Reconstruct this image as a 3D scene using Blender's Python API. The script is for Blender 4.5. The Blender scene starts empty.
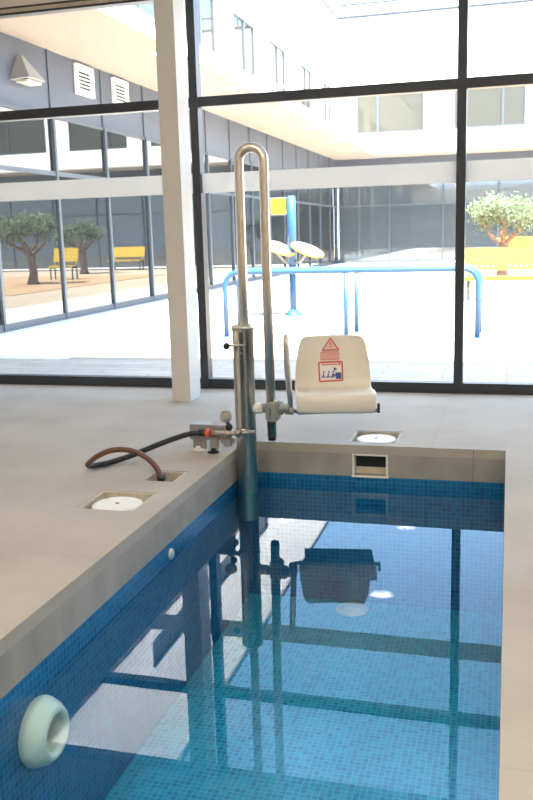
import bpy, bmesh, math, random
from mathutils import Vector, Matrix
import numpy as np
random.seed(7)
PI = math.pi
S = bpy.context.scene
C = S.collection

# ------------------------------------------------------------------ camera
F_PX, PITCH, YAW, ROLL, EYE = 871.3, 0.188, 0.2731, -0.028, 1.4
fwd = Vector((-math.sin(YAW) * math.cos(PITCH), math.cos(YAW) * math.cos(PITCH), -math.sin(PITCH)))
rt = Vector((math.cos(YAW), math.sin(YAW), 0)); up = rt.cross(fwd)
c_, s_ = math.cos(ROLL), math.sin(ROLL)
rt, up = rt * c_ + up * s_, up * c_ - rt * s_
cd = bpy.data.cameras.new('camera'); cam = bpy.data.objects.new('camera', cd); C.objects.link(cam)
cam.matrix_world = Matrix(((rt.x, up.x, -fwd.x, 0), (rt.y, up.y, -fwd.y, 0), (rt.z, up.z, -fwd.z, EYE), (0, 0, 0, 1)))
cd.sensor_fit = 'HORIZONTAL'; cd.sensor_width = 36; cd.lens = F_PX * 36 / 533
cd.clip_start = 0.05; cd.clip_end = 500
cd.dof.use_dof = True; cd.dof.focus_distance = 5.6; cd.dof.aperture_fstop = 6.3
S.camera = cam

# ------------------------------------------------------------------ sky, sun, exposure
S.view_settings.view_transform = 'Standard'; S.view_settings.look = 'None'
S.view_settings.gamma = 1; S.view_settings.exposure = 1.37; S.view_settings.use_curve_mapping = False
S.cycles.use_denoising = True
S.cycles.max_bounces = 10; S.cycles.diffuse_bounces = 5; S.cycles.glossy_bounces = 5
S.cycles.transparent_max_bounces = 24; S.cycles.sample_clamp_indirect = 60
w = bpy.data.worlds.new('sky'); S.world = w; w.use_nodes = True
nt = w.node_tree; nt.nodes.clear()
def wn(t, **k):
    n = nt.nodes.new(t)
    for a, b in k.items(): setattr(n, a, b)
    return n
tc = wn('ShaderNodeTexCoord'); sep = wn('ShaderNodeSeparateXYZ'); nt.links.new(tc.outputs['Generated'], sep.inputs[0])
rmp = wn('ShaderNodeValToRGB'); nt.links.new(sep.outputs['Z'], rmp.inputs[0])
rmp.color_ramp.elements[0].position = 0.0; rmp.color_ramp.elements[0].color = (.72, .86, 1.0, 1)
rmp.color_ramp.elements[1].position = 0.8; rmp.color_ramp.elements[1].color = (.40, .52, .70, 1)
e = rmp.color_ramp.elements.new(.25); e.color = (.38, .64, 1.0, 1)
e = rmp.color_ramp.elements.new(.5); e.color = (.29, .51, .86, 1)
noi = wn('ShaderNodeTexNoise'); noi.inputs['Scale'].default_value = 2.6; noi.inputs['Detail'].default_value = 5
mp = wn('ShaderNodeMapping'); mp.inputs['Scale'].default_value = (1, 1, 3.2)
nt.links.new(tc.outputs['Generated'], mp.inputs[0]); nt.links.new(mp.outputs[0], noi.inputs['Vector'])
cr = wn('ShaderNodeValToRGB'); nt.links.new(noi.outputs['Fac'], cr.inputs[0])
cr.color_ramp.elements[0].position = .52; cr.color_ramp.elements[1].position = .74
cr.color_ramp.elements[1].color = (.45, .45, .45, 1)
mx = wn('ShaderNodeMixRGB'); nt.links.new(cr.outputs[0], mx.inputs[0]); nt.links.new(rmp.outputs[0], mx.inputs[1])
mx.inputs[2].default_value = (.95, .97, 1, 1)
bg = wn('ShaderNodeBackground'); nt.links.new(mx.outputs[0], bg.inputs[0]); bg.inputs[1].default_value = 2.7
wo = wn('ShaderNodeOutputWorld'); nt.links.new(bg.outputs[0], wo.inputs[0])
sl = bpy.data.lights.new('sun', 'SUN'); so = bpy.data.objects.new('sun', sl); C.objects.link(so)
sl.energy = 17; sl.color = (1, .95, .87); sl.angle = math.radians(.6)
so.rotation_euler = Vector((-.34, .40, -1)).to_track_quat('-Z', 'Y').to_euler()
so.location = (10, -10, 30)

# ------------------------------------------------------------------ materials
def mat(name, col=(.8, .8, .8), rough=.5, metal=0., spec=.5, noise=None, bump=None, emit=None, strength=0, coat=0):
    m = bpy.data.materials.new(name); m.use_nodes = True
    n = m.node_tree; b = n.nodes['Principled BSDF']
    b.inputs['Base Color'].default_value = (*col, 1); b.inputs['Roughness'].default_value = rough
    b.inputs['Metallic'].default_value = metal; b.inputs['Specular IOR Level'].default_value = spec
    b.inputs['Coat Weight'].default_value = coat
    if emit: b.inputs['Emission Color'].default_value = (*emit, 1); b.inputs['Emission Strength'].default_value = strength
    t = n.nodes.new('ShaderNodeTexCoord')
    if noise:      # (scale, amount, stretch)
        sc, amt = noise[:2]; st = noise[2] if len(noise) > 2 else (1, 1, 1)
        mpn = n.nodes.new('ShaderNodeMapping'); mpn.inputs['Scale'].default_value = st
        n.links.new(t.outputs['Object'], mpn.inputs[0])
        x = n.nodes.new('ShaderNodeTexNoise'); x.inputs['Scale'].default_value = sc; x.inputs['Detail'].default_value = 6
        n.links.new(mpn.outputs[0], x.inputs['Vector'])
        r = n.nodes.new('ShaderNodeValToRGB'); n.links.new(x.outputs['Fac'], r.inputs[0])
        r.color_ramp.elements[0].position = .3; r.color_ramp.elements[1].position = .7
        r.color_ramp.elements[0].color = (*[max(0, v * (1 - amt)) for v in col], 1)
        r.color_ramp.elements[1].color = (*[min(1, v * (1 + amt)) for v in col], 1)
        n.links.new(r.outputs[0], b.inputs['Base Color'])
    if bump:
        x2 = n.nodes.new('ShaderNodeTexNoise'); x2.inputs['Scale'].default_value = bump[0]; x2.inputs['Detail'].default_value = 4
        n.links.new(t.outputs['Object'], x2.inputs['Vector'])
        bp = n.nodes.new('ShaderNodeBump'); bp.inputs['Strength'].default_value = bump[1]; bp.inputs['Distance'].default_value = .01
        n.links.new(x2.outputs['Fac'], bp.inputs['Height']); n.links.new(bp.outputs[0], b.inputs['Normal'])
    return m

def brick_mat(name, c1, c2, mortar, bw, bh, ms, rough=.3, axes='XY', offset=0., bias=0., off=(0, 0), blotch=0, spec=.5):
    m = mat(name, c1, rough, spec=spec); n = m.node_tree; b = n.nodes['Principled BSDF']
    t = n.nodes.new('ShaderNodeTexCoord'); sp = n.nodes.new('ShaderNodeSeparateXYZ'); cb = n.nodes.new('ShaderNodeCombineXYZ')
    n.links.new(t.outputs['Object'], sp.inputs[0])
    for k, a in enumerate(axes):
        ad = n.nodes.new('ShaderNodeMath'); ad.operation = 'ADD'; ad.inputs[1].default_value = off[k]
        n.links.new(sp.outputs[a], ad.inputs[0]); n.links.new(ad.outputs[0], cb.inputs[k])
    br = n.nodes.new('ShaderNodeTexBrick'); br.offset = offset; br.squash = 1
    n.links.new(cb.outputs[0], br.inputs['Vector'])
    br.inputs['Color1'].default_value = (*c1, 1); br.inputs['Color2'].default_value = (*c2, 1); br.inputs['Mortar'].default_value = (*mortar, 1)
    br.inputs['Scale'].default_value = 1; br.inputs['Brick Width'].default_value = bw; br.inputs['Row Height'].default_value = bh
    br.inputs['Mortar Size'].default_value = ms; br.inputs['Bias'].default_value = bias; br.inputs['Mortar Smooth'].default_value = .1
    outc = br.outputs['Color']
    if blotch:
        x = n.nodes.new('ShaderNodeTexNoise'); x.inputs['Scale'].default_value = blotch[0]; x.inputs['Detail'].default_value = 7
        n.links.new(t.outputs['Object'], x.inputs['Vector'])
        r = n.nodes.new('ShaderNodeValToRGB'); n.links.new(x.outputs['Fac'], r.inputs[0])
        r.color_ramp.elements[0].position = .3; r.color_ramp.elements[1].position = .7
        v = 1 - blotch[1]; r.color_ramp.elements[0].color = (v, v * .99, v * .97, 1); r.color_ramp.elements[1].color = (1, 1, 1, 1)
        mm = n.nodes.new('ShaderNodeMixRGB'); mm.blend_type = 'MULTIPLY'; mm.inputs[0].default_value = 1
        n.links.new(outc, mm.inputs[1]); n.links.new(r.outputs[0], mm.inputs[2]); outc = mm.outputs[0]
    n.links.new(outc, b.inputs['Base Color'])
    return m

def glass_mat(name, tint=(1, 1, 1), ior=1.5, body=None):
    """thin pane: Fresnel mix of a sharp reflection with either clear transmission or the pane's dark body"""
    m = bpy.data.materials.new(name); m.use_nodes = True; n = m.node_tree; n.nodes.clear()
    o = n.nodes.new('ShaderNodeOutputMaterial'); mxs = n.nodes.new('ShaderNodeMixShader'); fr = n.nodes.new('ShaderNodeFresnel')
    # the same Fresnel curve whichever side of the thin pane is seen
    ge = n.nodes.new('ShaderNodeNewGeometry'); mr = n.nodes.new('ShaderNodeMapRange')
    mr.inputs['To Min'].default_value = ior; mr.inputs['To Max'].default_value = 1 / ior
    n.links.new(ge.outputs['Backfacing'], mr.inputs['Value']); n.links.new(mr.outputs[0], fr.inputs['IOR'])
    g = n.nodes.new('ShaderNodeBsdfGlossy'); g.inputs['Roughness'].default_value = 0
    if body: a = n.nodes.new('ShaderNodeBsdfDiffuse'); a.inputs['Color'].default_value = (*body, 1)
    else: a = n.nodes.new('ShaderNodeBsdfTransparent'); a.inputs['Color'].default_value = (*tint, 1)
    n.links.new(fr.outputs[0], mxs.inputs[0]); n.links.new(a.outputs[0], mxs.inputs[1]); n.links.new(g.outputs[0], mxs.inputs[2])
    n.links.new(mxs.outputs[0], o.inputs[0])
    return m

M = {}
M['deck'] = brick_mat('deck_concrete', (.445, .395, .335), (.432, .384, .327), (.40, .355, .30), 1.8, 1.2, .003, .7, 'XY', blotch=(1.7, .15), off=(.46, .24), spec=.12)
M['rim'] = mat('rim_concrete', (.31, .285, .25), .6, noise=(5, .18, (1, 1, .5)), bump=(30, .15), spec=.3)
M['joint'] = mat('dark_joint', (.12, .11, .10), .8)
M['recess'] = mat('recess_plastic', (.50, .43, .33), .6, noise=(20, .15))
M['dark'] = mat('dark_void', (.02, .02, .02), .8)
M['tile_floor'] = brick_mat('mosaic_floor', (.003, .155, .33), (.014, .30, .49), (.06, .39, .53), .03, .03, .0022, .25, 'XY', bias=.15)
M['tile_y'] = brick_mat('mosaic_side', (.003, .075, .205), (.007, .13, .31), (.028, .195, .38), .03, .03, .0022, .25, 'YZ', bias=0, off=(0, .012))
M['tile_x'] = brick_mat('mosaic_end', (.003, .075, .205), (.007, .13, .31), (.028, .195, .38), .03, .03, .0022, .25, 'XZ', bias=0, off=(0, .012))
M['water'] = glass_mat('pool_water_surface', (.80, .96, .975), 1.333)
M['glass'] = glass_mat('clear_pane', (.96, .98, .98), 1.6)
M['frame'] = mat('anthracite_frame', (.028, .033, .042), .4)
M['band'] = mat('frosted_film', (.76, .78, .80), .6)
_b = M['band'].node_tree; _t = _b.nodes.new('ShaderNodeBsdfTranslucent'); _t.inputs[0].default_value = (.8, .78, .75, 1); _m = _b.nodes.new('ShaderNodeMixShader'); _m.inputs[0].default_value = .42
_b.links.new(_b.nodes['Principled BSDF'].outputs[0], _m.inputs[1]); _b.links.new(_t.outputs[0], _m.inputs[2]); _b.links.new(_m.outputs[0], _b.nodes['Material Output'].inputs[0])
M['white'] = mat('white_paint', (.80, .79, .77), .6)
M['column'] = mat('column_paint', (.62, .585, .535), .55)
M['chrome'] = mat('polished_steel', (.66, .60, .53), .30, 1, noise=(9, .10, (1, 1, .3)))
M['chrome2'] = mat('brushed_steel', (.62, .60, .57), .3, 1)
M['alu'] = mat('cast_aluminium', (.36, .35, .335), .45, .6)
M['ivory'] = mat('ivory_plastic', (.74, .68, .57), .35, spec=.5)
M['lid'] = mat('cream_plastic', (.74, .71, .63), .45)
M['black'] = mat('black_rubber', (.015, .015, .017), .42)
M['brown'] = mat('copper_brown_rubber', (.11, .042, .022), .38)
M['orange'] = mat('orange_plastic', (.85, .12, .03), .45)
M['red'] = mat('sticker_red', (.62, .07, .05), .5)
M['pink'] = mat('sticker_pale', (.80, .55, .47), .5)
M['stick'] = mat('sticker_white', (.82, .76, .70), .5)
M['navy'] = mat('sticker_navy', (.03, .07, .28), .5)
M['brass'] = mat('valve_metal', (.50, .44, .38), .32, .9)
M['dial'] = mat('gauge_dial', (.34, .32, .29), .3)
M['blue'] = mat('blue_powder_coat', (.02, .085, .21), .4)
M['yellow'] = mat('yellow_powder_coat', (.50, .33, .014), .45)
M['disc'] = mat('white_disc', (.50, .46, .36), .4)
M['grey'] = mat('grey_metal', (.22, .22, .23), .5, .3)
M['ground'] = mat('pale_courtyard', (.42, .35, .265), .9, noise=(.35, .10), spec=.1)
M['sand'] = mat('compacted_sand', (.40, .27, .16), .95, noise=(.8, .12), spec=.1)
M['paver'] = brick_mat('grey_pavers', (.50, .44, .38), (.45, .395, .34), (.33, .29, .25), 1.2, .2, .008, .8, 'XY', offset=.5, blotch=(3, .15), spec=.2)
M['strip'] = mat('white_paving', (.72, .70, .67), .8, spec=.2)
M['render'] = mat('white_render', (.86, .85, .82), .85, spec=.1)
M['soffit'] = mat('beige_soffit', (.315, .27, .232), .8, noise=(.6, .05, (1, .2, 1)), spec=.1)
M['panel'] = mat('blue_grey_panel', (.078, .092, .12), .5, spec=.3)
M['bframe'] = mat('steel_grey_frame', (.055, .07, .085), .5)
M['facade'] = glass_mat('facade_pane', ior=2.35, body=(.012, .016, .018))
M['facade_far'] = glass_mat('far_facade_pane', ior=2.2, body=(.055, .07, .08))
M['wpane'] = glass_mat('window_pane', ior=1.45, body=(.06, .058, .045))
M['kerb'] = mat('dark_kerb', (.06, .06, .06), .7)
M['leaf'] = mat('olive_leaves', (.17, .22, .13), .7, noise=(3, .45), spec=.2)
M['bark'] = mat('olive_bark', (.20, .13, .09), .9, noise=(12, .35), bump=(25, .5))
M['soil'] = mat('soil', (.30, .20, .13), .95)
M['lamp'] = mat('lamp_diffuser', (1, 1, 1), .5, emit=(1, .93, .82), strength=64)
M['outlamp'] = mat('soffit_lamp_diffuser', (.95, .95, .92), .5, emit=(1, .97, .9), strength=2)
M['lampgrey'] = mat('pale_grey_metal', (.30, .29, .28), .5)
M['iwall'] = mat('interior_plaster', (.68, .62, .54), .8)

# ------------------------------------------------------------------ mesh helpers
class MB:
    def __init__(s): s.b = bmesh.new()
    def box(s, x0, x1, y0, y1, z0, z1, bevel=0):
        r = bmesh.ops.create_cube(s.b, size=1)
        for v in r['verts']:
            v.co = Vector(((x0 + x1) / 2 + v.co.x * (x1 - x0), (y0 + y1) / 2 + v.co.y * (y1 - y0), (z0 + z1) / 2 + v.co.z * (z1 - z0)))
        if bevel:
            es = {e for v in r['verts'] for e in v.link_edges}
            bmesh.ops.bevel(s.b, geom=list(es), offset=bevel, segments=2, affect='EDGES', clamp_overlap=True)
        return s
    def obox(s, P, ux, uy, uz, a, b, c, bevel=0):
        """box centred at P with half sizes a, b, c along unit vectors"""
        r = bmesh.ops.create_cube(s.b, size=2)
        for v in r['verts']: v.co = P + ux * (v.co.x * a) + uy * (v.co.y * b) + uz * (v.co.z * c)
        if bevel:
            es = {e for v in r['verts'] for e in v.link_edges}
            bmesh.ops.bevel(s.b, geom=list(es), offset=bevel, segments=2, affect='EDGES', clamp_overlap=True)
        return s
    def tube(s, pts, r, n=14, cap=True):
        pts = [Vector(p) for p in pts]; rr = r if isinstance(r, (list, tuple)) else [r] * len(pts)
        t0 = (pts[1] - pts[0]).normalized(); a = Vector((0, 0, 1)) if abs(t0.z) < .9 else Vector((1, 0, 0))
        nrm = t0.cross(a).normalized(); rings = []
        for i, p in enumerate(pts):
            t = (pts[min(i + 1, len(pts) - 1)] - pts[max(i - 1, 0)]).normalized()
            nrm = (nrm - t * nrm.dot(t)).normalized(); bn = t.cross(nrm)
            rings.append([s.b.verts.new(p + (nrm * math.cos(q) + bn * math.sin(q)) * rr[i]) for q in [2 * PI * k / n for k in range(n)]])
        for A, B in zip(rings, rings[1:]):
            for k in range(n):
                f = s.b.faces.new((A[k], A[(k + 1) % n], B[(k + 1) % n], B[k])); f.smooth = True
        if cap: s.b.faces.new(rings[0][::-1]); s.b.faces.new(rings[-1])
        return s
    def lathe(s, prof, origin, axis, n=28):
        """prof: (radius, height along axis)"""
        o = Vector(origin); ax = Vector(axis).normalized(); a = Vector((0, 0, 1)) if abs(ax.z) < .9 else Vector((1, 0, 0))
        u = ax.cross(a).normalized(); v = ax.cross(u); rings = []
        for r, h in prof:
            if r < 1e-6: rings.append([s.b.verts.new(o + ax * h)])
            else: rings.append([s.b.verts.new(o + ax * h + (u * math.cos(q) + v * math.sin(q)) * r) for q in [2 * PI * k / n for k in range(n)]])
        for A, B in zip(rings, rings[1:]):
            for k in range(n):
                k2 = (k + 1) % n
                if len(A) == 1 and len(B) == 1: continue
                if len(A) == 1: f = s.b.faces.new((A[0], B[k2], B[k]))
                elif len(B) == 1: f = s.b.faces.new((A[k], A[k2], B[0]))
                else: f = s.b.faces.new((A[k], A[k2], B[k2], B[k]))
                f.smooth = True
        return s
    def prism(s, poly, d):
        """poly: list of 3D points (planar); d: extrusion vector"""
        a = [s.b.verts.new(Vector(p)) for p in poly]; b = [s.b.verts.new(Vector(p) + Vector(d)) for p in poly]
        s.b.faces.new(a); s.b.faces.new(b[::-1]); n = len(a)
        for k in range(n): s.b.faces.new((a[k], b[k], b[(k + 1) % n], a[(k + 1) % n]))
        return s
    def holed(s, us, vs, holes, fn, d):
        """plate over the grid us x vs minus cells inside holes; fn(u,v)->point; d extrusion"""
        us = sorted(set(us)); vs = sorted(set(vs)); V = {}
        def inside(i, j):
            cu, cv = (us[i] + us[i + 1]) / 2, (vs[j] + vs[j + 1]) / 2
            return 0 <= i < len(us) - 1 and 0 <= j < len(vs) - 1 and not any(h[0] < cu < h[1] and h[2] < cv < h[3] for h in holes)
        ok = {(i, j) for i in range(len(us) - 1) for j in range(len(vs) - 1) if inside(i, j)}
        d = Vector(d)
        def vt(i, j, l):
            if (i, j, l) not in V: V[i, j, l] = s.b.verts.new(Vector(fn(us[i], vs[j])) + d * l)
            return V[i, j, l]
        for i, j in ok:
            s.b.faces.new([vt(i, j, 0), vt(i + 1, j, 0), vt(i + 1, j + 1, 0), vt(i, j + 1, 0)])
            s.b.faces.new([vt(i, j, 1), vt(i, j + 1, 1), vt(i + 1, j + 1, 1), vt(i + 1, j, 1)])
            for (ni, nj), e in (((i - 1, j), ((i, j), (i, j + 1))), ((i + 1, j), ((i + 1, j), (i + 1, j + 1))), ((i, j - 1), ((i, j), (i + 1, j))), ((i, j + 1), ((i, j + 1), (i + 1, j + 1)))):
                if (ni, nj) not in ok: s.b.faces.new([vt(*e[0], 0), vt(*e[1], 0), vt(*e[1], 1), vt(*e[0], 1)])
        return s
    def build(s, name, m, parent=None, org=None):
        bmesh.ops.recalc_face_normals(s.b, faces=s.b.faces)
        me = bpy.data.meshes.new(name); s.b.to_mesh(me); s.b.free(); me.materials.append(M[m] if isinstance(m, str) else m)
        o = bpy.data.objects.new(name, me); C.objects.link(o)
        base = Vector((0, 0, 0))
        if parent is not None:
            o.parent = parent; q = parent
            while q is not None: base += q.location; q = q.parent
        if org is not None and parent is None:
            me.transform(Matrix.Translation(-Vector(org))); o.location = org
        elif base.length > 0: me.transform(Matrix.Translation(-base))
        return o
def tag(o, label=None, cat=None, group=None, kind=None):
    if label: o['label'] = label
    if cat: o['category'] = cat
    if group: o['group'] = group
    if kind: o['kind'] = kind
    return o
def empty(name, loc, label=None, cat=None, group=None, kind=None):
    o = bpy.data.objects.new(name, None); C.objects.link(o); o.location = loc; o.empty_display_size = .1
    return tag(o, label, cat, group, kind)
def struct(o, label=None, cat=None): return tag(o, label, cat, None, 'structure')
def copy_tree(o, parent=None):
    c = o.copy(); C.objects.link(c)
    if parent is not None: c.parent = parent
    for ch in [x for x in bpy.data.objects if x.parent == o]: copy_tree(ch, c)
    return c
V = Vector

# ------------------------------------------------------------------ indoor hall shell
PX0, PX1, PY0, PY1 = -1.726, .006, -.6, 5.608       # pool opening
RIM, WATER, BOT = -.215, -.2726, -1.12
GL = 7.62                                           # glass line
HX0, HX1, HY0, CEIL = -9.6, 4.0, -7.0, 4.4
holes = [(PX0, PX1, PY0, PY1), (-1.03, -.70, 5.705, 6.045), (-2.185, -1.86, 4.0, 4.335), (-2.06, -1.85, 4.56, 4.79)]
us = [HX0, HX1] + [h[k] for h in holes for k in (0, 1)]; vs = [HY0, GL + .04] + [h[k] for h in holes for k in (2, 3)]
struct(MB().holed(us, vs, holes, lambda u, v: (u, v, 0), (0, 0, -.06)).build('floor', 'deck'), 'smooth pale grey concrete deck around the indoor pool', 'floor')
# concrete rim below the deck
struct(MB().box(PX0 - .1, PX0, PY0, PY1, RIM, -.0605).build('trim_1', 'rim'), 'grey concrete rim of the pool under the hose side deck', 'pool rim')
skx0, skx1, skz0, skz1 = -.985, -.745, -.206, -.055
far = MB().holed([PX0 - .1, PX1 + .1, skx0, skx1], [RIM, -.0605, skz0, -.0605], [(skx0, skx1, skz0, 0)], lambda u, v: (u, PY1, v), (0, .09, 0)).build('trim_2', 'rim')
struct(far, 'grey concrete rim at the far end of the pool, holding the skimmer', 'pool rim')
struct(MB().box(PX1, PX1 + .1, PY0, PY1, RIM, -.0605).build('trim_3', 'rim'), 'grey concrete rim of the pool on the side without any fitting', 'pool rim')
struct(MB().box(-.197, -.193, PY1 - .0015, PY1 + .001, RIM, -.002).build('trim_4', 'joint'), 'thin dark joint in the far concrete rim', 'joint')
# basin
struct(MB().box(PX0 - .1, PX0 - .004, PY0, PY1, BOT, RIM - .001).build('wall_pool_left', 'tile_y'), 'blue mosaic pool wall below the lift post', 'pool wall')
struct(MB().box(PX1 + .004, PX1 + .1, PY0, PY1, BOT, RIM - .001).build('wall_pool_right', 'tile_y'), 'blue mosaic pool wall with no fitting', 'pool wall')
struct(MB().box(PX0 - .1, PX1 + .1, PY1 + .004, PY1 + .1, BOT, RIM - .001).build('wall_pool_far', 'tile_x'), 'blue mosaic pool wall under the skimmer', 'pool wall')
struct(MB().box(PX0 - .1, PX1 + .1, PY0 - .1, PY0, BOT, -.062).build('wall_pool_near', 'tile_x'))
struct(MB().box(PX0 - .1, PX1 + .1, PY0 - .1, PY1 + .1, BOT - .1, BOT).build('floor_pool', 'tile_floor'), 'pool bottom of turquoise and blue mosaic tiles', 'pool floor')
# water: a still surface
b = bmesh.new()
vv = [b.verts.new(p) for p in ((PX0 - .003, PY0 + .001, WATER), (PX1 + .003, PY0 + .001, WATER), (PX1 + .003, PY1 + .003, WATER), (PX0 - .003, PY1 + .003, WATER))]
b.faces.new(vv); me = bpy.data.meshes.new('pool_water'); b.to_mesh(me); b.free(); me.materials.append(M['water'])
wt = bpy.data.objects.new('pool_water', me); C.objects.link(wt)
tag(wt, 'still clear blue water filling the indoor pool', 'water', kind='stuff')
_n = M['water'].node_tree; tcn = _n.nodes.new('ShaderNodeTexCoord'); nn = _n.nodes.new('ShaderNodeTexNoise'); nn.inputs['Scale'].default_value = 5
bb = _n.nodes.new('ShaderNodeBump'); bb.inputs['Strength'].default_value = .004; bb.inputs['Distance'].default_value = .01
_n.links.new(tcn.outputs['Object'], nn.inputs['Vector']); _n.links.new(nn.outputs['Fac'], bb.inputs['Height'])
for q in _n.nodes:
    if q.type == 'BSDF_GLOSSY': _n.links.new(bb.outputs[0], q.inputs['Normal'])

struct(MB().box(HX0 - .2, HX0, HY0 - .2, GL, -.06, CEIL).build('wall_left', 'iwall'))
struct(MB().box(HX1, HX1 + .2, HY0 - .2, GL, -.06, CEIL).build('wall_right', 'iwall'))
struct(MB().box(HX0, HX1, HY0 - .2, HY0, -.06, CEIL).build('wall_back', 'iwall'))
struct(MB().box(HX0 - .2, HX1 + .2, HY0 - .2, GL + .2, CEIL, CEIL + .35).build('ceiling', 'white'))
# ceiling downlights
lx = [(x_, y_) for x_ in (-2.05, -4.7, .6, 2.9) for y_ in (.72, -2.95)]
def downlight(x, y):
    t = empty('ceiling_light', (x, y, CEIL), 'round recessed ceiling light over the indoor pool hall', 'ceiling light', 'round ceiling lights of the pool hall')
    MB().lathe([(.23, 0), (.23, -.02), (.20, -.02), (.20, 0)], (x, y, CEIL), (0, 0, 1)).build('trim_ring', 'white', t)
    MB().lathe([(0, -.008), (.20, -.008), (.20, -.003), (0, -.003)], (x, y, CEIL), (0, 0, 1)).build('diffuser', 'lamp', t)
    return t
l0 = downlight(*lx[0])
for x, y in lx[1:]:
    k = copy_tree(l0); k.location = (x, y, CEIL)

# glazed wall: one window per bay
mull = [-9.62, -7.32, -5.02, -2.72, -.41, 1.90, 4.0]
T1, T2 = 2.558, 3.468
for i, (a, c) in enumerate(zip(mull, mull[1:])):
    wd = empty(f'window_{i + 1}', ((a + c) / 2, GL, 0), kind='structure')
    MB().box(a - .03, a + .045, GL - .05, GL + .07, 0, T2 + .034).build('mullion', 'frame', wd)
    for nm, zc, hh in (('bottom_rail', .045, .045), ('transom', T1, .042), ('transom', T2, .035)):
        MB().box(a + .0455, c - .0305, GL - .04, GL + .06, zc - hh, zc + hh).build(nm, 'frame', wd)
    for z0, z1 in ((.09, T1 - .042), (T1 + .042, T2 - .035),):
        bq = MB(); pv = [bq.b.verts.new(p) for p in ((a + .045, GL, z0), (c - .03, GL, z0), (c - .03, GL, z1), (a + .045, GL, z1))]; bq.b.faces.new(pv)
        bq.build('pane', 'glass', wd)
    MB().box(a + .0456, c - .0306, GL - .046, GL - .0405, T2 - .016, T2 + .016).build('transom_lit_face', 'recess', wd)['label'] = 'pale strip painting the light on the upper transom'  # paler colour paints the light the upper transom catches from below
    MB().box(a + .046, c - .031, GL - .006, GL - .003, 1.778, 1.95).build('frosted_band', 'band', wd)
struct(MB().box(HX0, HX1, GL - .04, GL + .16, T2 + .0355, CEIL - .001).build('wall_front', 'iwall'), 'plastered wall above the upper transom of the glazing', 'wall')
struct(MB().box(-2.79, -2.625, 6.945, 7.20, 0, CEIL).build('column', 'column'), 'white square column standing in front of the glazed wall', 'column')

# ------------------------------------------------------------------ pool lift
LY = 5.36
lift = empty('pool_lift', (-1.64, LY, 0), 'stainless steel pool lift with an ivory seat, standing at the pool corner', 'pool lift')
pc = V((-1.647, LY, 0)); PR = .068
MB().lathe([(0, -.47), (PR - .006, -.47), (PR, -.46), (PR, .80), (PR + .006, .80), (PR + .006, .83), (PR - .012, .83), (PR - .012, .79), (0, .79)], pc, (0, 0, 1), 32).build('post', 'chrome', lift)
gd = MB().obox(pc + V((.028, -.063, .27)), V((1, 0, 0)), V((0, 1, 0)), V((0, 0, 1)), .008, .006, .53).build('guide_slot', 'grey', lift)
gd['label'] = 'dark guide slot'
MB().obox(pc + V((-.018, -.066, .45)), V((1, 0, 0)), V((0, 1, 0)), V((0, 0, 1)), .012, .006, .36, .003).build('guide_strip', 'chrome2', lift)
# U shaped mast
r = .0305; xa, xb = -1.638, -1.478
pts = [(xa, LY, .40), (xa, LY, 1.2), (xa, LY, 1.85)] + [((xa + xb) / 2 - math.cos(q) * (xb - xa) / 2, LY, 1.85 + math.sin(q) * (xb - xa) / 2) for q in [PI * k / 16 for k in range(1, 16)]] + [(xb, LY, 1.85), (xb, LY, 1.2), (xb + .008, LY, .095)]
MB().tube(pts, r, 20).build('mast', 'chrome', lift)
MB().lathe([(0, 0), (.026, 0), (.026, .03), (0, .03)], (xb + .008, LY, .075), (0, 0, 1)).build('mast_end_cap', 'black', lift)
# locking knob near the post top
kb = MB().tube([pc + V((.03, -.066, .708)), pc + V((-.02, -.085, .708)), pc + V((-.075, -.085, .708))], .007, 8).build('knob_stem', 'chrome2', lift)
MB().lathe([(0, -.022), (.014, -.020), (.022, -.008), (.022, .006), (.012, .018), (0, .020)], pc + V((-.088, -.085, .703)), (-1, 0, .1)).build('knob', 'black', kb)
MB().tube([pc + V((-.03, -.075, .67)), pc + V((-.03, -.075, .79))], .009, 8).build('latch_bar', 'chrome2', lift)
for z in (.655, .795):
    MB().lathe([(0, 0), (.008, 0), (.008, .01), (0, .012)], pc + V((.005, -.066, z)), (0, -1, 0), 10).build('bolt', 'chrome2', lift)
# clamp with swivel joint
cx = xb + .007
cl = MB().box(cx - .031, cx + .055, LY - .045, LY + .045, .205, .338, .012).build('clamp', 'alu', lift)
MB().box(cx - .02, cx + .006, LY - .062, LY - .044, .24, .30, .004).build('clamp_plate', 'alu', cl)
MB().lathe([(0, 0), (.008, 0), (.008, .02), (0, .022)], (cx + .012, LY - .02, .337), (0, 0, 1), 10).build('set_screw', 'black', cl)
MB().tube([(pc.x + .05, LY, .285), (pc.x + .122, LY, .285)], .035, 20).build('white_bushing', 'lid', lift)['label'] = 'white plastic bushing'
MB().tube([(pc.x + .1225, LY, .287), (cx - .032, LY, .287)], .029, 18).build('swivel_pin', 'alu', lift)
MB().lathe([(0, 0), (.045, 0), (.045, .02), (.03, .028), (.03, .055), (0, .055)], (cx + .056, LY, .29), (1, 0, 0)).build('swivel_joint', 'alu', lift)
# seat local frame
so_ = V((-1.06, 5.49, 0)); ux = V((.983, .18, 0)).normalized(); uy = V((-.18, .983, 0)).normalized(); uz = V((0, 0, 1))
def SP(s, d, z): return so_ + ux * s + uy * d + uz * z
# seat carrier bar
bar = MB().tube([(cx + .099, LY, .284), SP(-.30, .02, .262), SP(-.25, .0, .246), SP(.262, .0, .256)], .014, 12).build('seat_bar', 'grey', lift)
MB().obox(SP(.268, 0.0, .272), ux, uy, uz, .008, .016, .032, .003).build('bar_end_cap', 'black', bar)
MB().prism([SP(-.235, .01, .246), SP(.235, .01, .250), SP(.225, .27, .250), SP(-.245, .27, .246)], uz * .012).build('support_plate', 'black', lift)
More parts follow.
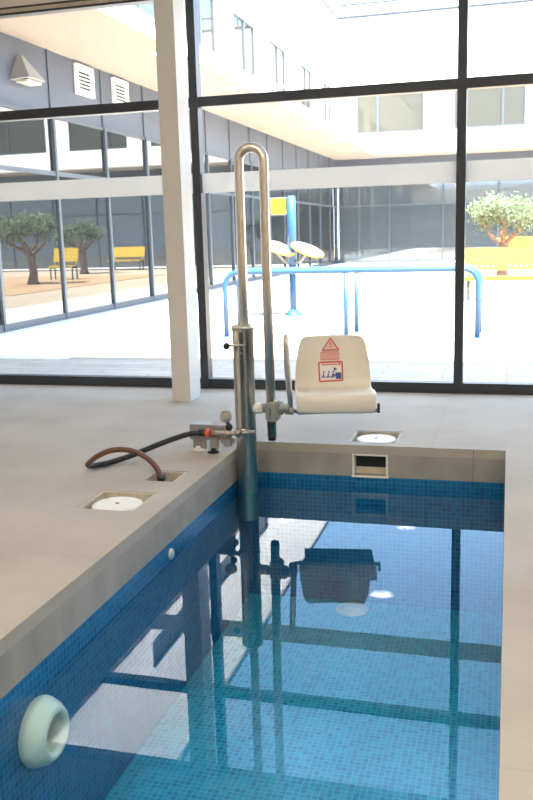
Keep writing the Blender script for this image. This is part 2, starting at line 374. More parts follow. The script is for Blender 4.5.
# seat shell: profile (depth, height) swept across width
prof = [(-.012, .240, .250), (-.028, .252, .256), (-.034, .300, .259), (-.030, .348, .260), (-.004, .368, .260), (.10, .360, .260), (.20, .352, .260), (.27, .350, .262),
        (.312, .362, .262), (.334, .395, .261), (.346, .45, .257), (.356, .52, .250), (.366, .59, .241), (.374, .64, .231), (.379, .672, .221), (.383, .692, .207), (.386, .704, .185)]
sb = MB(); N = 24; gr = []
for k, (d, z, hw) in enumerate(prof):
    row = []
    for j in range(N + 1):
        t = -1 + 2 * j / N; bk = max(0, min(1, (z - .37) / .15)) if d > .25 else 0
        fl = max(0, min(1, 1 - abs(d - .12) / .2))
        dd = d - .035 * bk * t ** 4; zz = z + (.012 * fl) * t ** 6
        if k >= len(prof) - 3: zz = z + .004 * (1 - t * t)
        row.append(sb.b.verts.new(SP(-.018 * bk * 0 + hw * t - .006 - .026 * max(0, min(1, (d - .05) / .25)), dd, zz)))
    gr.append(row)
for A, B in zip(gr, gr[1:]):
    for j in range(N):
        f = sb.b.faces.new((A[j], A[j + 1], B[j + 1], B[j])); f.smooth = True
seat = sb.build('seat_shell', 'ivory', lift)
md = seat.modifiers.new('thick', 'SOLIDIFY'); md.thickness = .012; md.offset = 0
md = seat.modifiers.new('sub', 'SUBSURF'); md.levels = 1; md.render_levels = 2
seat['label'] = 'ivory moulded plastic seat'
# stickers on the backrest
def BK(s, z, e=0.):
    ds = [(p[1], p[0]) for p in prof[9:]]
    d = np.interp(z, [q[0] for q in ds], [q[1] for q in ds])
    return SP(s, float(d) - .0075 - e, z)
def strip(p0, p1, wd, name, m, par, e=0.):
    dx, dz = p1[0] - p0[0], p1[1] - p0[1]; L = math.hypot(dx, dz); nx, nz = -dz / L * wd / 2, dx / L * wd / 2
    return [(p0[0] + nx, p0[1] + nz), (p1[0] + nx, p1[1] + nz), (p1[0] - nx, p1[1] - nz), (p0[0] - nx, p0[1] - nz)]
def plates(polys, name, m, par, e=0.):
    q = MB()
    for poly in polys: q.prism([BK(a, z, e * 2.6) for a, z in poly], uy * -.0012)
    return q.build(name, m, par)
tri = [(-.046, .688), (-.102, .607), (.012, .609)]
st1 = plates([tri], 'warning_triangle', 'pink', seat); st1['label'] = 'pale red warning triangle'
plates([strip(tri[i], tri[(i + 1) % 3], .007, '', '', None) for i in range(3)], 'triangle_border', 'red', st1, .0014)
plates([strip((-.046, .664), (-.046, .640), .007, 0, 0, 0), strip((-.046, .632), (-.046, .626), .008, 0, 0, 0)], 'exclamation_mark', 'red', st1, .0014)
cap = [(-.112, .594), (.013, .596), (.013, .545), (-.112, .543)]
st2 = plates([cap], 'caption_sticker', 'pink', seat); st2['label'] = 'pale caption sticker with small lettering'
plates([strip(cap[i], cap[(i + 1) % 4], .003, 0, 0, 0) for i in range(4)], 'caption_border', 'red', st2, .0014)
# two rows of tiny lettering, as unreadable in the photo as here
ln = []
for zz_ in (.582, .568, .554):
    xq = -.102
    while xq < .0:
        wq = random.choice([.006, .009, .013]); ln.append(strip((xq, zz_), (xq + wq, zz_), .0045, 0, 0, 0)); xq += wq + .004
plates(ln, 'lettering', 'red', st2, .0014)
sq = [(-.126, .524), (.033, .528), (.037, .402), (-.121, .396)]
st3 = plates([sq], 'instruction_sticker', 'stick', seat); st3['label'] = 'red bordered instruction sticker with pictograms'
plates([strip(sq[i], sq[(i + 1) % 4], .010, 0, 0, 0) for i in range(4)], 'sticker_border', 'red', st3, .0014)
plates([strip((-.105, .508), (.005, .511), .006, 0, 0, 0)], 'lettering', 'red', st3, .0014)
plates([[(-.012, .455), (.026, .456), (.028, .412), (-.010, .411)]], 'blue_square', 'navy', st3, .0014)
fig = []
for x0 in (-.098, -.065, -.035):
    fig += [strip((x0, .424), (x0 + .005, .450), .008, 0, 0, 0), strip((x0 - .012, .424), (x0 + .018, .426), .007, 0, 0, 0), strip((x0 + .002, .460), (x0 + .012, .460), .010, 0, 0, 0)]
fig += [strip((-.028, .438), (-.012, .438), .012, 0, 0, 0), [(-.022, .492), (.000, .478), (-.022, .468)], strip((-.022, .490), (-.022, .458), .004, 0, 0, 0)]
plates(fig, 'pictograms', 'navy', st3, .0014)
plates([strip((.010, .512), (.022, .512), .014, 0, 0, 0)], 'corner_mark', 'red', st3, .0014)
# raised armrest
ar = MB(); ax0 = V((-1.365, 5.40, 0))
ar.tube([ax0 + V((.012, .02, .26)), ax0 + V((.004, .015, .40)), ax0 + V((-.004, .01, .55)), ax0 + V((-.008, .005, .70)), ax0 + V((-.009, .005, .762))], [.015, .020, .021, .020, .016], 14)
ar.build('armrest', 'chrome2', lift)
MB().lathe([(0, 0), (.024, 0), (.024, .05), (0, .05)], (ax0.x - .02, 5.405, .262), (1, 0, 0)).build('armrest_hinge', 'alu', lift)
# foot bracket bolted to the deck
br = MB()
br.box(-2.02, -1.73, 5.295, 5.307, .075, .175, .004)
br.box(-2.02, -1.885, 5.295, 5.40, .168, .178, .003)
br.build('bracket_plate', 'alu', lift)
MB().box(-2.00, -1.905, 5.30, 5.31, .012, .075, .003).build('bracket_leg', 'alu', lift)
MB().box(-1.87, -1.81, 5.262, 5.295, .012, .10, .006).build('bracket_leg', 'alu', lift)
MB().box(-1.80, -1.705, 5.262, 5.32, .04, .115, .02).build('valve_block', 'alu', lift)
for fx, fy, m_ in ((-1.965, 5.30, 'lid'), (-1.845, 5.262, 'black')):
    MB().lathe([(0, 0), (.04, 0), (.04, .008), (.02, .014), (.012, .03), (0, .03)], (fx, fy, .0005), (0, 0, 1)).build('foot_pad', m_, lift)['label'] = 'white foot pad' if m_ == 'lid' else 'black foot pad'
vp = MB().tube([(-1.862, 5.25, .135), (-1.78, 5.25, .135), (-1.66, 5.25, .140), (-1.56, 5.26, .147)], [.017, .016, .015, .011], 14).build('valve_pipe', 'brass', lift)
MB().lathe([(.016, 0), (.026, 0), (.026, .035), (.016, .035)], (-1.758, 5.25, .138), (1, 0, 0), 6).build('hex_nut', 'brass', vp)
MB().lathe([(.013, 0), (.022, 0), (.022, .025), (.013, .025)], (-1.69, 5.25, .139), (1, 0, 0), 6).build('hex_nut', 'brass', vp)
MB().tube([(-1.735, 5.25, .14), (-1.733, 5.25, .21)], .012, 10).build('gauge_neck', 'black', vp)
ga = MB().lathe([(0, 0), (.036, 0), (.040, .004), (.040, .026), (.034, .030), (0, .030)], (-1.752, 5.262, .243), (.25, -.9, .35)).build('pressure_gauge', 'brass', lift)
MB().lathe([(0, .0302), (.032, .0302), (.032, .0315), (0, .0315)], (-1.752, 5.262, .243), (.25, -.9, .35)).build('dial', 'dial', ga)
MB().lathe([(0, -.02), (.02, -.014), (.024, 0), (.02, .014), (0, .02)], (-1.722, 5.235, .182), (0, -1, 0)).build('valve_knob', 'black', lift)
MB().tube([(-1.66, 5.24, .12), (-1.64, 5.235, .16), (-1.615, 5.235, .165)], .008, 8).build('valve_lever', 'brass', lift)
MB().box(-1.705, -1.60, 5.29, 5.30, .128, .158, .004).build('collar_clip', 'brass', lift)

# ------------------------------------------------------------------ hose
def spline(P, n=10):
    P = [V(p) for p in P]; out = []
    Q = [P[0] * 2 - P[1]] + P + [P[-1] * 2 - P[-2]]
    for i in range(1, len(Q) - 2):
        for k in range(n):
            t = k / n; a, b_, c, d = Q[i - 1], Q[i], Q[i + 1], Q[i + 2]
            out.append(.5 * ((2 * b_) + (c - a) * t + (2 * a - 5 * b_ + 4 * c - d) * t * t + (3 * b_ - a - 3 * c + d) * t ** 3))
    return out + [P[-1]]
hose = empty('water_hose', (-2.0, 4.9, 0), 'black and brown hose looping from the lift valve into a hole in the deck', 'hose')
HB = [(-1.905, 5.25, .134), (-1.98, 5.22, .132), (-2.06, 5.17, .115), (-2.16, 5.08, .085), (-2.28, 4.95, .045), (-2.38, 4.84, .022), (-2.44, 4.76, .022), (-2.462, 4.70, .032)]
MB().tube(spline(HB), .018, 14).build('black_section', 'black', hose)
HC = [(-2.462, 4.70, .032), (-2.45, 4.675, .055), (-2.37, 4.655, .112), (-2.27, 4.66, .150), (-2.16, 4.67, .148), (-2.06, 4.665, .11), (-1.99, 4.655, .045), (-1.965, 4.65, -.03), (-1.965, 4.65, -.10)]
MB().tube(spline(HC), .017, 14).build('brown_section', 'brown', hose)
MB().tube([(-1.935, 5.25, .134), (-1.890, 5.25, .135)], .026, 16).build('hose_sleeve', 'black', hose)
MB().tube([(-1.889, 5.25, .135), (-1.8625, 5.25, .135)], .027, 16).build('orange_collar', 'orange', hose)['label'] = 'orange collar'
MB().lathe([(.018, 0), (.026, 0), (.026, .03), (.018, .03)], (-1.966, 4.65, -.02), (0, 0, 1)).build('hose_ferrule', 'black', hose)

# ------------------------------------------------------------------ fittings in the deck and pool
def recess(name, x0, x1, y0, y1, dep, lab, cat, lid=True, cxy=None, R=.125):
    t = empty(name, ((x0 + x1) / 2, (y0 + y1) / 2, 0), lab, cat)
    e = .006
    fr = MB().holed([x0, x1, x0 + .014, x1 - .014], [y0, y1, y0 + .014, y1 - .014], [(x0 + .014, x1 - .014, y0 + .014, y1 - .014)], lambda u, v: (u, v, -.004), (0, 0, -dep))
    fr.build('frame', 'recess', t)
    MB().box(x0, x1, y0, y1, -dep - .012, -dep - .004).build('tray', 'recess' if lid else 'dark', t)
    if lid:
        cx_, cy_ = cxy
        l = MB().lathe([(0, -dep), (R, -dep), (R, -.020), (R - .008, -.014), (R - .03, -.016), (0, -.012)], (cx_, cy_, 0), (0, 0, 1), 40).build('lid', 'lid', t)
        MB().lathe([(0, -.0125), (.011, -.0125), (.011, -.0095), (0, -.0095)], (cx_, cy_, 0), (0, 0, 1), 12).build('lid_screw', 'grey', l)
    return t
recess('skimmer_cover', -2.185, -1.86, 4.0, 4.335, .05, 'round cream lid in a square deck recess beside the hose hole', 'lid', True, (-2.02, 4.155), .138)
recess('skimmer_cover', -1.03, -.70, 5.705, 6.045, .05, 'round cream lid in a square deck recess beyond the skimmer opening', 'lid', True, (-.862, 5.878), .138)
recess('hose_box', -2.06, -1.85, 4.56, 4.79, .14, 'square hole in the deck that the brown hose drops into', 'floor box', False)
sk = empty('skimmer', ((skx0 + skx1) / 2, PY1, skz0), 'cream skimmer opening set in the far concrete rim of the pool', 'skimmer')
y1 = PY1 + .08
q = MB(); q.box(skx0, skx0 + .014, PY1 - .004, y1, skz0, skz1 - .006); q.box(skx1 - .014, skx1, PY1 - .004, y1, skz0, skz1 - .006); q.box(skx0 + .014, skx1 - .014, PY1 - .002, y1, skz1 - .016, skz1 - .006)
q.build('throat', 'lid', sk)
MB().box(skx0 - .004, skx1 + .004, PY1 - .012, y1, skz0 - .014, skz0 - .0005, .003).build('sill', 'lid', sk)
MB().box(skx0 + .015, skx1 - .015, PY1 + .05, PY1 + .06, skz0, skz0 + .045).build('weir_flap', 'recess', sk)
MB().box(skx0, skx1, y1, y1 + .01, skz0, skz1).build('back_panel', 'dark', sk)
# jet ring and small nozzle on the mosaic wall under water
j = empty('jet_nozzle', (PX0, 2.725, -.47), 'large cream ring nozzle under water on the mosaic wall', 'pool nozzle')
MB().lathe([(.132, 0), (.136, .012), (.133, .032), (.120, .062), (.100, .088), (.088, .094), (.078, .090), (.073, .070), (.072, .002)], (PX0 - .003, 2.725, -.470), (1, 0, 0), 48).build('ring', 'lid', j)
MB().lathe([(0, .010), (.072, .010), (.072, .004), (0, .004)], (PX0 - .003, 2.725, -.470), (1, 0, 0)).build('throat_plate', 'tile_y', j)
n1 = empty('inlet_nozzle', (PX0, 4.163, -.283), 'small cream nozzle at the waterline on the mosaic wall', 'pool nozzle')
MB().lathe([(.030, 0), (.030, .006), (.022, .014), (.011, .016), (.010, .004)], (PX0 - .003, 4.163, -.283), (1, 0, 0)).build('flange', 'lid', n1)
MB().lathe([(0, .014), (.006, .020), (.009, .012), (.009, .004)], (PX0 - .003, 4.163, -.283), (1, 0, 0)).build('eyeball', 'lid', n1)
DX, DY = -.975, 5.485
dr = empty('floor_drain', (DX, DY, BOT), 'round cream drain cover on the pool bottom, seen below the seat reflection', 'drain')
MB().lathe([(.075, 0), (.115, 0), (.110, .008), (.075, .010)], (DX, DY, BOT + .0005), (0, 0, 1)).build('drain_rim', 'recess', dr)
MB().lathe([(0, 0), (.075, 0), (.07, .014), (0, .018)], (DX, DY, BOT + .0005), (0, 0, 1)).build('drain_grate', 'recess', dr)

# ------------------------------------------------------------------ courtyard ground
struct(MB().box(-40, 40, GL + .08, 90, -.25, -.03).build('ground', 'ground'), 'pale sunlit courtyard ground outside the glass', 'ground')
struct(MB().box(-12, 12, GL + .08, 9.35, -.0295, -.006).build('paving_strip', 'paver'), 'strip of grey pavers just outside the glazed wall', 'paving')
struct(MB().box(-7.65, -5.2, 9.36, 40.0, -.0295, -.008).build('paving_walkway', 'strip'), 'white paved walkway under the long overhang', 'paving')
struct(MB().box(-5.19, 12, 37.6, 40.05, -.0295, -.010).build('paving_terrace', 'strip'), 'paved terrace under the far overhang', 'paving')
struct(MB().box(-2.6, 12, 20.6, 31.5, -.0295, -.016).build('ground_sand', 'sand'), 'sandy planting bed around the olive trees', 'ground')
struct(MB().box(-5.19, 12, 37.45, 37.595, -.0295, .02).build('trim_kerb', 'kerb'), 'dark kerb line before the far terrace', 'kerb')
dg = MB().box(-12, 12, 9.355, 9.42, -.0295, -.009); struct(dg.build('trim_drain', 'grey'), 'slotted drain line along the grey pavers', 'drain line')

# ------------------------------------------------------------------ buildings
FY, FG = 38.4, 40.1
WX, GX, UX, SZ = -5.73, -7.68, -7.25, 4.68        # soffit edge, glazing plane, upper wall plane, soffit height
west = empty('courtyard_building', (GX, 24, 0), 'white two storey building around the courtyard, glazed ground floor under a beige overhang', 'building')
Y0, Y1 = 8.2, 40.1
MB().box(GX - 5, GX - .02, Y0 - .4, Y1 + 5, 3.53, SZ - .081).build('panel_wall', 'panel', west)
pb = MB(); y = 12.14 - 2.03 * 1
ys = []
while y > Y0: y -= 2.03
y += 2.03
while y < Y1 - .3: ys.append(y); y += 2.03
for i, y in enumerate(ys):
    MB().box(GX - .03, GX + .045, y - .035, y + .035, 0.005, 3.53).build('mullion', 'bframe', west)
    MB().box(GX - .019, GX + .005, y - .02, y + .02, 3.531, SZ - .082).build('panel_joint', 'bframe', west)
q = MB()
q.box(GX - .025, GX + .03, Y0, Y1, 2.50, 2.575); q.box(GX - .025, GX + .03, Y0, Y1, -.0075, .11); q.box(GX - .025, GX + .02, Y0, Y1, 3.47, 3.529)
q.build('facade_rail', 'bframe', west)
ed = [Y0] + ys + [Y1]
for a, c in zip(ed, ed[1:]):
    for z0, z1 in ((.111, 2.499), (2.576, 3.469)):
        o = MB().box(GX - .03, GX - .002, a + .036, c - .036, z0, z1).build('facade_pane', 'facade', west)
        # slight warp of each pane, as real toughened panes have
        o.rotation_euler.z = random.uniform(-.0012, .0012)
MB().box(GX - 6, UX - .02, Y0 - .4, 45, SZ + .171, 5.5).build('upper_wall', 'render', west)
# overhang slab
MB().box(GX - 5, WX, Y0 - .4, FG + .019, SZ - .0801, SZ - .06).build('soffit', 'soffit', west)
MB().box(GX - 5, WX, Y0 - .4, 38.39, SZ - .059, SZ + .17).build('slab_edge', 'render', west)
MB().box(GX - .04, GX + .075, FG - .06, FG + .03, .005, 3.53).build('corner_post', 'bframe', west)
wins = [(16.2, 18.35), (19.9, 22.0), (23.6, 25.6), (27.3, 29.2), (31.4, 33.1), (35.1, 36.8)]
cut = [v for w_ in wins for v in w_]
MB().holed([Y0 - .4, 45] + cut, [5.501, 10.2, 5.85, 7.27], [(a, c, 5.85, 7.27) for a, c in wins], lambda u, v: (UX, u, v), (-.35, 0, 0)).build('window_wall', 'render', west)
MB().box(UX - .36, UX + .04, Y0 - .4, 38.0, 10.2, 10.30).build('parapet_cap', 'frame', west)
for i, (a, c) in enumerate(wins):
    fr = MB().holed([a, c, a + .06, c - .06, (a + c) / 2 - .03, (a + c) / 2 + .03], [5.85, 7.27, 5.91, 7.21],
                    [(a + .06, (a + c) / 2 - .03, 5.91, 7.21), ((a + c) / 2 + .03, c - .06, 5.91, 7.21)], lambda u, v: (UX - .04, u, v), (.06, 0, 0)).build('window', 'bframe', west)
    MB().box(UX - .03, UX - .02, a + .061, c - .061, 5.911, 7.209).build('pane', 'wpane', fr)
    if i == 2:   # tilted casement and its blind rail
        sash = MB().holed([-.45, .45, -.40, .40], [0, 1.28, .05, 1.23], [(-.40, .40, .05, 1.23)], lambda u, v: (0, u, v), (.04, 0, 0)).build('open_sash', 'bframe', fr)
        sash.location = V((UX + .03, (a + c) / 2 + .48, 5.92)) - west.location
        sash.rotation_euler.y = .22
# far building
fb = west
FX1 = 16
MB().box(GX + .0, FX1, FG + .02, FG + 4, 3.53, 4.598).build('panel_wall', 'panel', fb)
fxs = [-5.25 + 2.37 * k for k in range(0, 9)]
for x in fxs: MB().box(x - .035, x + .035, FG - .045, FG + .03, .005, 3.53).build('mullion', 'bframe', fb)
q = MB(); q.box(GX + .05, FX1, FG - .03, FG + .025, 2.50, 2.575); q.box(GX + .05, FX1, FG - .03, FG + .025, -.0095, .11); q.box(GX + .05, FX1, FG - .02, FG + .0195, 3.47, 3.529)
q.build('facade_rail', 'bframe', fb)
ed = [GX + .08] + fxs + [FX1]
for a, c in zip(ed, ed[1:]):
    for z0, z1 in ((.111, 2.499), (2.576, 3.469)):
        MB().box(a + .036, c - .036, FG + .002, FG + .03, z0, z1).build('facade_pane', 'facade_far', fb)
MB().box(WX + .001, FX1, FY + .001, FG + 4, 4.60, 4.66).build('soffit', 'soffit', fb)
fw = [(-6.42, -3.58), (-2.36, .50), (1.75, 4.65), (5.9, 8.8), (10.0, 12.9)]
cut = [v for w_ in fw for v in w_]
MB().holed([UX + .001, FX1] + cut, [4.70, 10.15, 5.48, 7.15], [(a, c, 5.48, 7.15) for a, c in fw], lambda u, v: (u, FY, v), (0, .35, 0)).build('window_wall', 'render', fb)
MB().box(WX + .001, FX1, FY, FY + .3, 4.661, 4.699).build('wall_foot', 'render', fb)
MB().box(UX + .05, FX1, FY - .03, FY + .4, 10.15, 10.25).build('parapet_cap', 'frame', fb)
for i, (a, c) in enumerate(fw):
    s = a + .9 if i % 2 == 0 else c - .9
    fr = MB().holed([a, c, a + .06, c - .06, s - .05, s + .05], [5.48, 7.15, 5.55, 7.08], [(a + .06, s - .05, 5.55, 7.08), (s + .05, c - .06, 5.55, 7.08)], lambda u, v: (u, FY - .01, v), (0, .07, 0)).build('window', 'bframe', fb)
    MB().box(a + .061, c - .061, FY + .03, FY + .04, 5.551, 7.079).build('pane', 'wpane', fr)
# roof terrace rail
rr = MB()
rr.tube([(UX + .1, FY + .2, 10.75), (FX1, FY + .2, 10.75)], .03, 8)
for x in range(-7, 16, 2): rr.tube([(x + .1, FY + .2, 10.25), (x + .1, FY + .2, 10.74)], .025, 6)
rr.build('roof_rail', 'frame', fb)
pl = MB().box(-6.9, -5.0, 39.6, 40.6, 10.14, 11.0).build('roof_unit', 'grey', fb)
MB().box(UX - .3, FX1, FY + .4, 45, 10.0, 10.14).build('roof_slab', 'render', fb)

# fittings on the long building
def wall_lamp(y, z):
    t = empty('wall_lamp', (GX, y, z), 'pale cone shaped wall lamp on the blue grey panels', 'wall lamp')
    q = MB()
    a = [(GX - .015, y - .05, z + .24), (GX - .015, y + .05, z + .24), (GX + .05, y + .03, z + .24), (GX + .05, y - .03, z + .24)]
    bq = [(GX - .015, y - .33, z - .17), (GX - .015, y + .33, z - .17), (GX + .30, y + .26, z - .14), (GX + .30, y - .26, z - .14)]
    A = [q.b.verts.new(p) for p in a]; B = [q.b.verts.new(p) for p in bq]
    q.b.faces.new(A); q.b.faces.new(B[::-1])
    for k in range(4): q.b.faces.new((A[k], B[k], B[(k + 1) % 4], A[(k + 1) % 4]))
    q.build('lamp_shade', 'lampgrey', t)
    MB().box(GX + .02, GX + .24, y - .22, y + .22, z - .20, z - .165).build('diffuser', 'disc', t)
wall_lamp(13.25, 4.09)
def vent(y0, y1_, z0, z1, lab):
    t = empty('vent_grille', (GX, (y0 + y1_) / 2, z0), lab, 'vent', None)
    e = .07
    MB().holed([y0, y1_, y0 + e, y1_ - e], [z0, z1, z0 + e, z1 - e], [(y0 + e, y1_ - e, z0 + e, z1 - e)], lambda u, v: (GX - .015, u, v), (.06, 0, 0)).build('frame', 'white', t)
    MB().box(GX - .0185, GX - .012, y0 + e, y1_ - e, z0 + e, z1 - e).build('backing', 'dark', t)
    n = 6; h = (z1 - z0 - 2 * e) / n
    for k in range(n):
        zc = z0 + e + h * (k + .5)
        MB().obox(V((GX + .018, (y0 + y1_) / 2, zc)), V((0, 1, 0)), V((.7, 0, -.6)).normalized(), V((.6, 0, .7)).normalized(), (y1_ - y0) / 2 - e - .002, .026, .006).build('slat', 'white', t)
vent(15.13, 15.83, 4.01, 4.54, 'white louvred vent on the blue grey panels, nearer the wall lamp')
vent(16.70, 17.40, 4.01, 4.54, 'white louvred vent on the blue grey panels, farther from the wall lamp')
for i, y in enumerate((11.2, 15.25, 19.3, 23.4, 27.5, 31.6, 35.6)):
    if i == 0:
        s0 = empty('soffit_light', (-6.0, y, SZ), 'small round light set in the beige overhang', 'ceiling light', 'round lights in the overhang')
        MB().lathe([(.16, -.012), (.20, -.012), (.20, 0), (.16, 0)], (-6.0, y, SZ - .081), (0, 0, 1), 20).build('rim', 'white', s0)
        MB().lathe([(0, -.008), (.16, -.008), (.16, -.001), (0, -.001)], (-6.0, y, SZ - .081), (0, 0, 1), 20).build('diffuser', 'outlamp', s0)
    else:
        k = copy_tree(s0); k.location = (-6.0, y, SZ)

# ------------------------------------------------------------------ exercise equipment
def rail(y, x0, x1, xm, lab):
    t = empty('parallel_bar', ((x0 + x1) / 2, y, 0), lab, 'exercise bar', 'blue parallel bars of the courtyard')
    h, R = .885, .20; g = -.03
    pts = [(x0, y, g)] + [(x0, y, h - R)] + [(x0 + R - R * math.cos(q), y, h - R + R * math.sin(q)) for q in [PI / 2 * k / 8 for k in range(1, 8)]] + [(x0 + R, y, h)]
    pts += [(x1 - R, y, h)] + [(x1 - R + R * math.sin(q), y, h - R + R * math.cos(q)) for q in [PI / 2 * k / 8 for k in range(1, 8)]] + [(x1, y, h - R), (x1, y, g)]
    MB().tube(pts, .036, 16).build('bar', 'blue', t)
    MB().tube([(xm, y, g), (xm, y, h - .03)], .032, 14).build('leg', 'blue', t)
    for x in (x0, xm, x1): MB().lathe([(0, 0), (.085, 0), (.085, .008), (.04, .014), (0, .014)], (x, y, -.0295), (0, 0, 1), 20).build('foot_plate', 'blue', t)
rail(11.8, -3.868, -.386, -2.14, 'blue parallel bar standing closer to the glass')
rail(12.45, -3.868, -.384, -2.105, 'blue parallel bar standing farther from the glass')
SX = -3.66; SY = 15.0
stn = empty('exercise_station', (SX, SY, -.03), 'blue outdoor exercise post with a yellow sign and two white discs', 'exercise machine')
MB().tube([(SX, SY, -.03), (SX, SY, .85)], .062, 18).build('post', 'blue', stn)
MB().tube([(SX, SY, .851), (SX, SY, 2.02), (SX, SY, 2.04)], [.076, .076, .045], 18).build('upper_post', 'blue', stn)
MB().lathe([(0, 0), (.16, 0), (.16, .012), (.065, .13), (0, .13)], (SX, SY, -.0295), (0, 0, 1), 4).build('base', 'blue', stn)
x2 = -4.17
MB().tube([(x2, SY + .05, -.03), (x2, SY + .05, 2.0)], .05, 14).build('second_post', 'blue', stn)
MB().lathe([(0, 0), (.13, 0), (.13, .012), (.055, .05), (0, .05)], (x2, SY + .05, -.0295), (0, 0, 1), 20).build('base', 'blue', stn)
for z in (1.74, 1.99): MB().tube([(x2, SY + .05, z), (SX, SY, z)], .03, 10).build('sign_arm', 'blue', stn)
MB().box(-4.02, -3.75, SY - .03, SY - .01, 1.73, 2.01, .004).build('sign_plate', 'yellow', stn)
nrm = V((.40, -.20, .89)).normalized()
for cx_, z_ in ((-3.87, 1.16), (-3.36, 1.12)):
    P = V((cx_, SY - .12, z_))
    a = MB().tube([V((SX, SY, .93)), V((cx_ * .5 + SX * .5, SY - .06, .90)), P - nrm * .10, P - nrm * .02], .022, 10).build('disc_arm', 'grey', stn)
    dsc = MB().lathe([(0, 0), (.25, 0), (.285, .012), (.285, .03), (.25, .035), (0, .035)], P - nrm * .02, nrm, 36).build('disc', 'disc', stn)
    MB().lathe([(.2855, .002), (.30, .006), (.30, .028), (.2855, .034)], P - nrm * .02, nrm, 36).build('disc_edge', 'yellow', dsc)
    MB().lathe([(0, .0355), (.05, .0355), (.045, .06), (0, .065)], P - nrm * .02, nrm, 16).build('hub', 'yellow', dsc)
    u = nrm.cross(V((0, 0, 1))).normalized()
    MB().tube([P + u * .16 + nrm * .012, P + u * .16 + nrm * .07, P + u * .20 + nrm * .10], .014, 8).build('handle', 'grey', dsc)

# ------------------------------------------------------------------ yellow benches
def bench(x, y, lab):
    t = empty('bench', (x, y, -.03), lab, 'bench', 'yellow perforated benches of the courtyard')
    L = 1.55; x0, x1 = x - L / 2, x + L / 2
    # perforated back: holes are real openings
    us = [x0, x1]; vs = [.56, 1.0]; hs = []
    for j in range(3):
        for i in range(13):
            cx_ = x0 + .12 + i * (L - .24) / 12; cz = .64 + j * .14
            if j == 1: cx_ += .045
            if cx_ + .018 > x1: continue
            hs.append((cx_ - .018, cx_ + .018, cz - .015, cz + .015)); us += [cx_ - .018, cx_ + .018]; vs += [cz - .015, cz + .015]
    MB().holed(us, vs, hs, lambda u, v: (u, y + .02 + (v - .56) * .25, v), (0, .012, 0)).build('backrest', 'yellow', t)
    MB().box(x0, x1, y - .44, y + .0, .425, .44, .004).build('seat', 'yellow', t)
    MB().box(x0, x1, y - .452, y - .435, .375, .445, .004).build('seat_edge', 'yellow', t)
    q = MB().box(x - .50, x - .33, y - .462, y - .4525, .37, .43).build('maker_plate', 'bark', t); q['label'] = 'small brown plate on the seat edge'
    for xx in (x0 + .06, x1 - .10):
        l = MB(); l.box(xx, xx + .05, y - .40, y - .34, -.03, .424); l.box(xx, xx + .05, y - .02, y + .04, -.03, .424)
        l.box(xx, xx + .05, y - .34, y - .02, .34, .40); l.build('leg', 'kerb', t)
    for xx in (x0 + .1, x1 - .1): MB().box(xx - .02, xx + .02, y + .004, y + .030, .40, .60).build('back_support', 'yellow', t)
    return t
b0 = bench(-.10, 18.4, 'yellow perforated bench standing nearest the glass wall')
b1 = copy_tree(b0); b1.location = (.14, 28.9, -.03); b1.scale = (.62, .9, 1.1); b1['label'] = 'yellow bench behind the olive tree trunk'
b2 = copy_tree(b0); b2.location = (1.35, 37.0, -.03); b2['label'] = 'yellow bench by the far terrace, seen mirrored in the long facade'

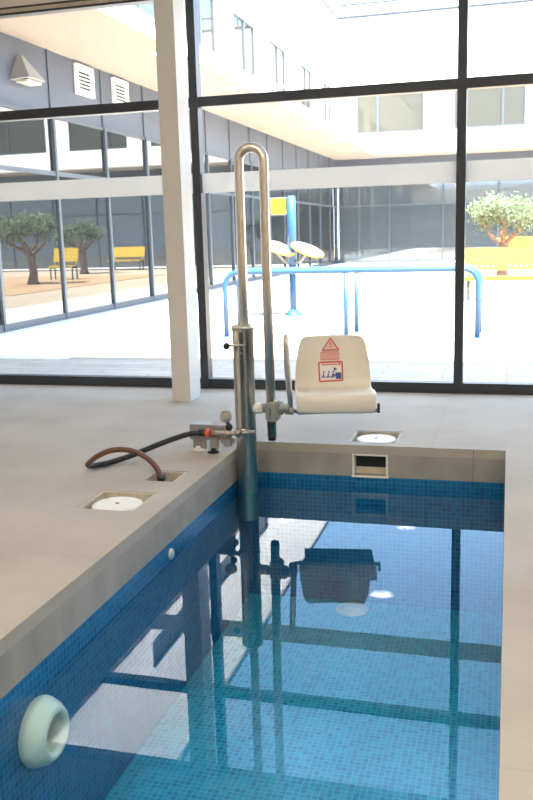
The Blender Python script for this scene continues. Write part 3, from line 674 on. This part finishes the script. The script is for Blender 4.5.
# ------------------------------------------------------------------ olive trees
def olive(x, y, h, seed, lab, trunk=1.0, spread=1.0):
    rnd = random.Random(seed)
    t = empty('olive_tree', (x, y, -.03), lab, 'tree')
    tb = MB(); tips = []
    def twig(p, d, L, r, lev):
        pts = [p]; rs = [r]; q = V(p); dd = V(d)
        for k in range(4):
            dd = (dd + V((rnd.uniform(-.22, .22), rnd.uniform(-.22, .22), rnd.uniform(-.02, .15)))).normalized()
            q = q + dd * L / 4; pts.append(q.copy()); rs.append(r * (1 - .14 * (k + 1)))
        tb.tube(pts, rs, 8)
        if lev < 2:
            for k in range(3):
                a = rnd.uniform(0, 2 * PI); s = V((math.cos(a), math.sin(a), rnd.uniform(.15, .7)))
                twig(q, (dd * .7 + s).normalized(), L * .62, r * .42, lev + 1)
        else: tips.append(q)
        if lev >= 1: tips.append(pts[2])
    base = V((x, y, -.03)); fork = base + V((.04, 0, trunk))
    tb.tube([base + V((0, 0, -.02)), base + V((.02, .0, .12)), base + V((-.02, .02, trunk * .4)), base + V((.03, 0, trunk * .75)), fork], [.24, .17, .13, .135, .15], 12)
    for a, el in ((.2, .75), (2.9, .5), (1.7, 1.2), (4.4, .9), (5.4, .55)):
        twig(fork - V((0, 0, .05)), V((math.cos(a), math.sin(a), el)).normalized(), .69 * spread, .09, 0)
    tb.build('trunk', 'bark', t)
    lb = MB().b
    for c in tips:
        for k in range(60):
            o = c + V((rnd.gauss(0, .13), rnd.gauss(0, .13), rnd.gauss(.03, .12))) * spread
            d = V((rnd.gauss(0, 1), rnd.gauss(0, 1), rnd.gauss(.5, .8))).normalized(); s = d.cross(V((rnd.gauss(0, 1), rnd.gauss(0, 1), rnd.gauss(0, 1)))).normalized()
            L, W = rnd.uniform(.06, .12), rnd.uniform(.016, .030); n_ = d.cross(s) * .006
            vs_ = [lb.verts.new(o), lb.verts.new(o + d * L * .5 + s * W + n_), lb.verts.new(o + d * L), lb.verts.new(o + d * L * .5 - s * W + n_), lb.verts.new(o + d * L * .5 - n_)]
            for f in ((0, 1, 4), (1, 2, 4), (2, 3, 4), (3, 0, 4), (0, 3, 2, 1)): lb.faces.new([vs_[i] for i in f])
    me = bpy.data.meshes.new('foliage'); lb.to_mesh(me); lb.free(); me.materials.append(M['leaf'])
    o = bpy.data.objects.new('foliage', me); C.objects.link(o); o.parent = t; me.transform(Matrix.Translation(-t.location))
    return t
olive(-.20, 26, 2.4, 3, 'olive tree with a forked trunk standing behind the yellow bench', 1.0, 1.0)
olive(1.75, 33.5, 2.2, 8, 'smaller olive tree beyond the sandy bed, seen mirrored in the long facade', 1.0, .85)
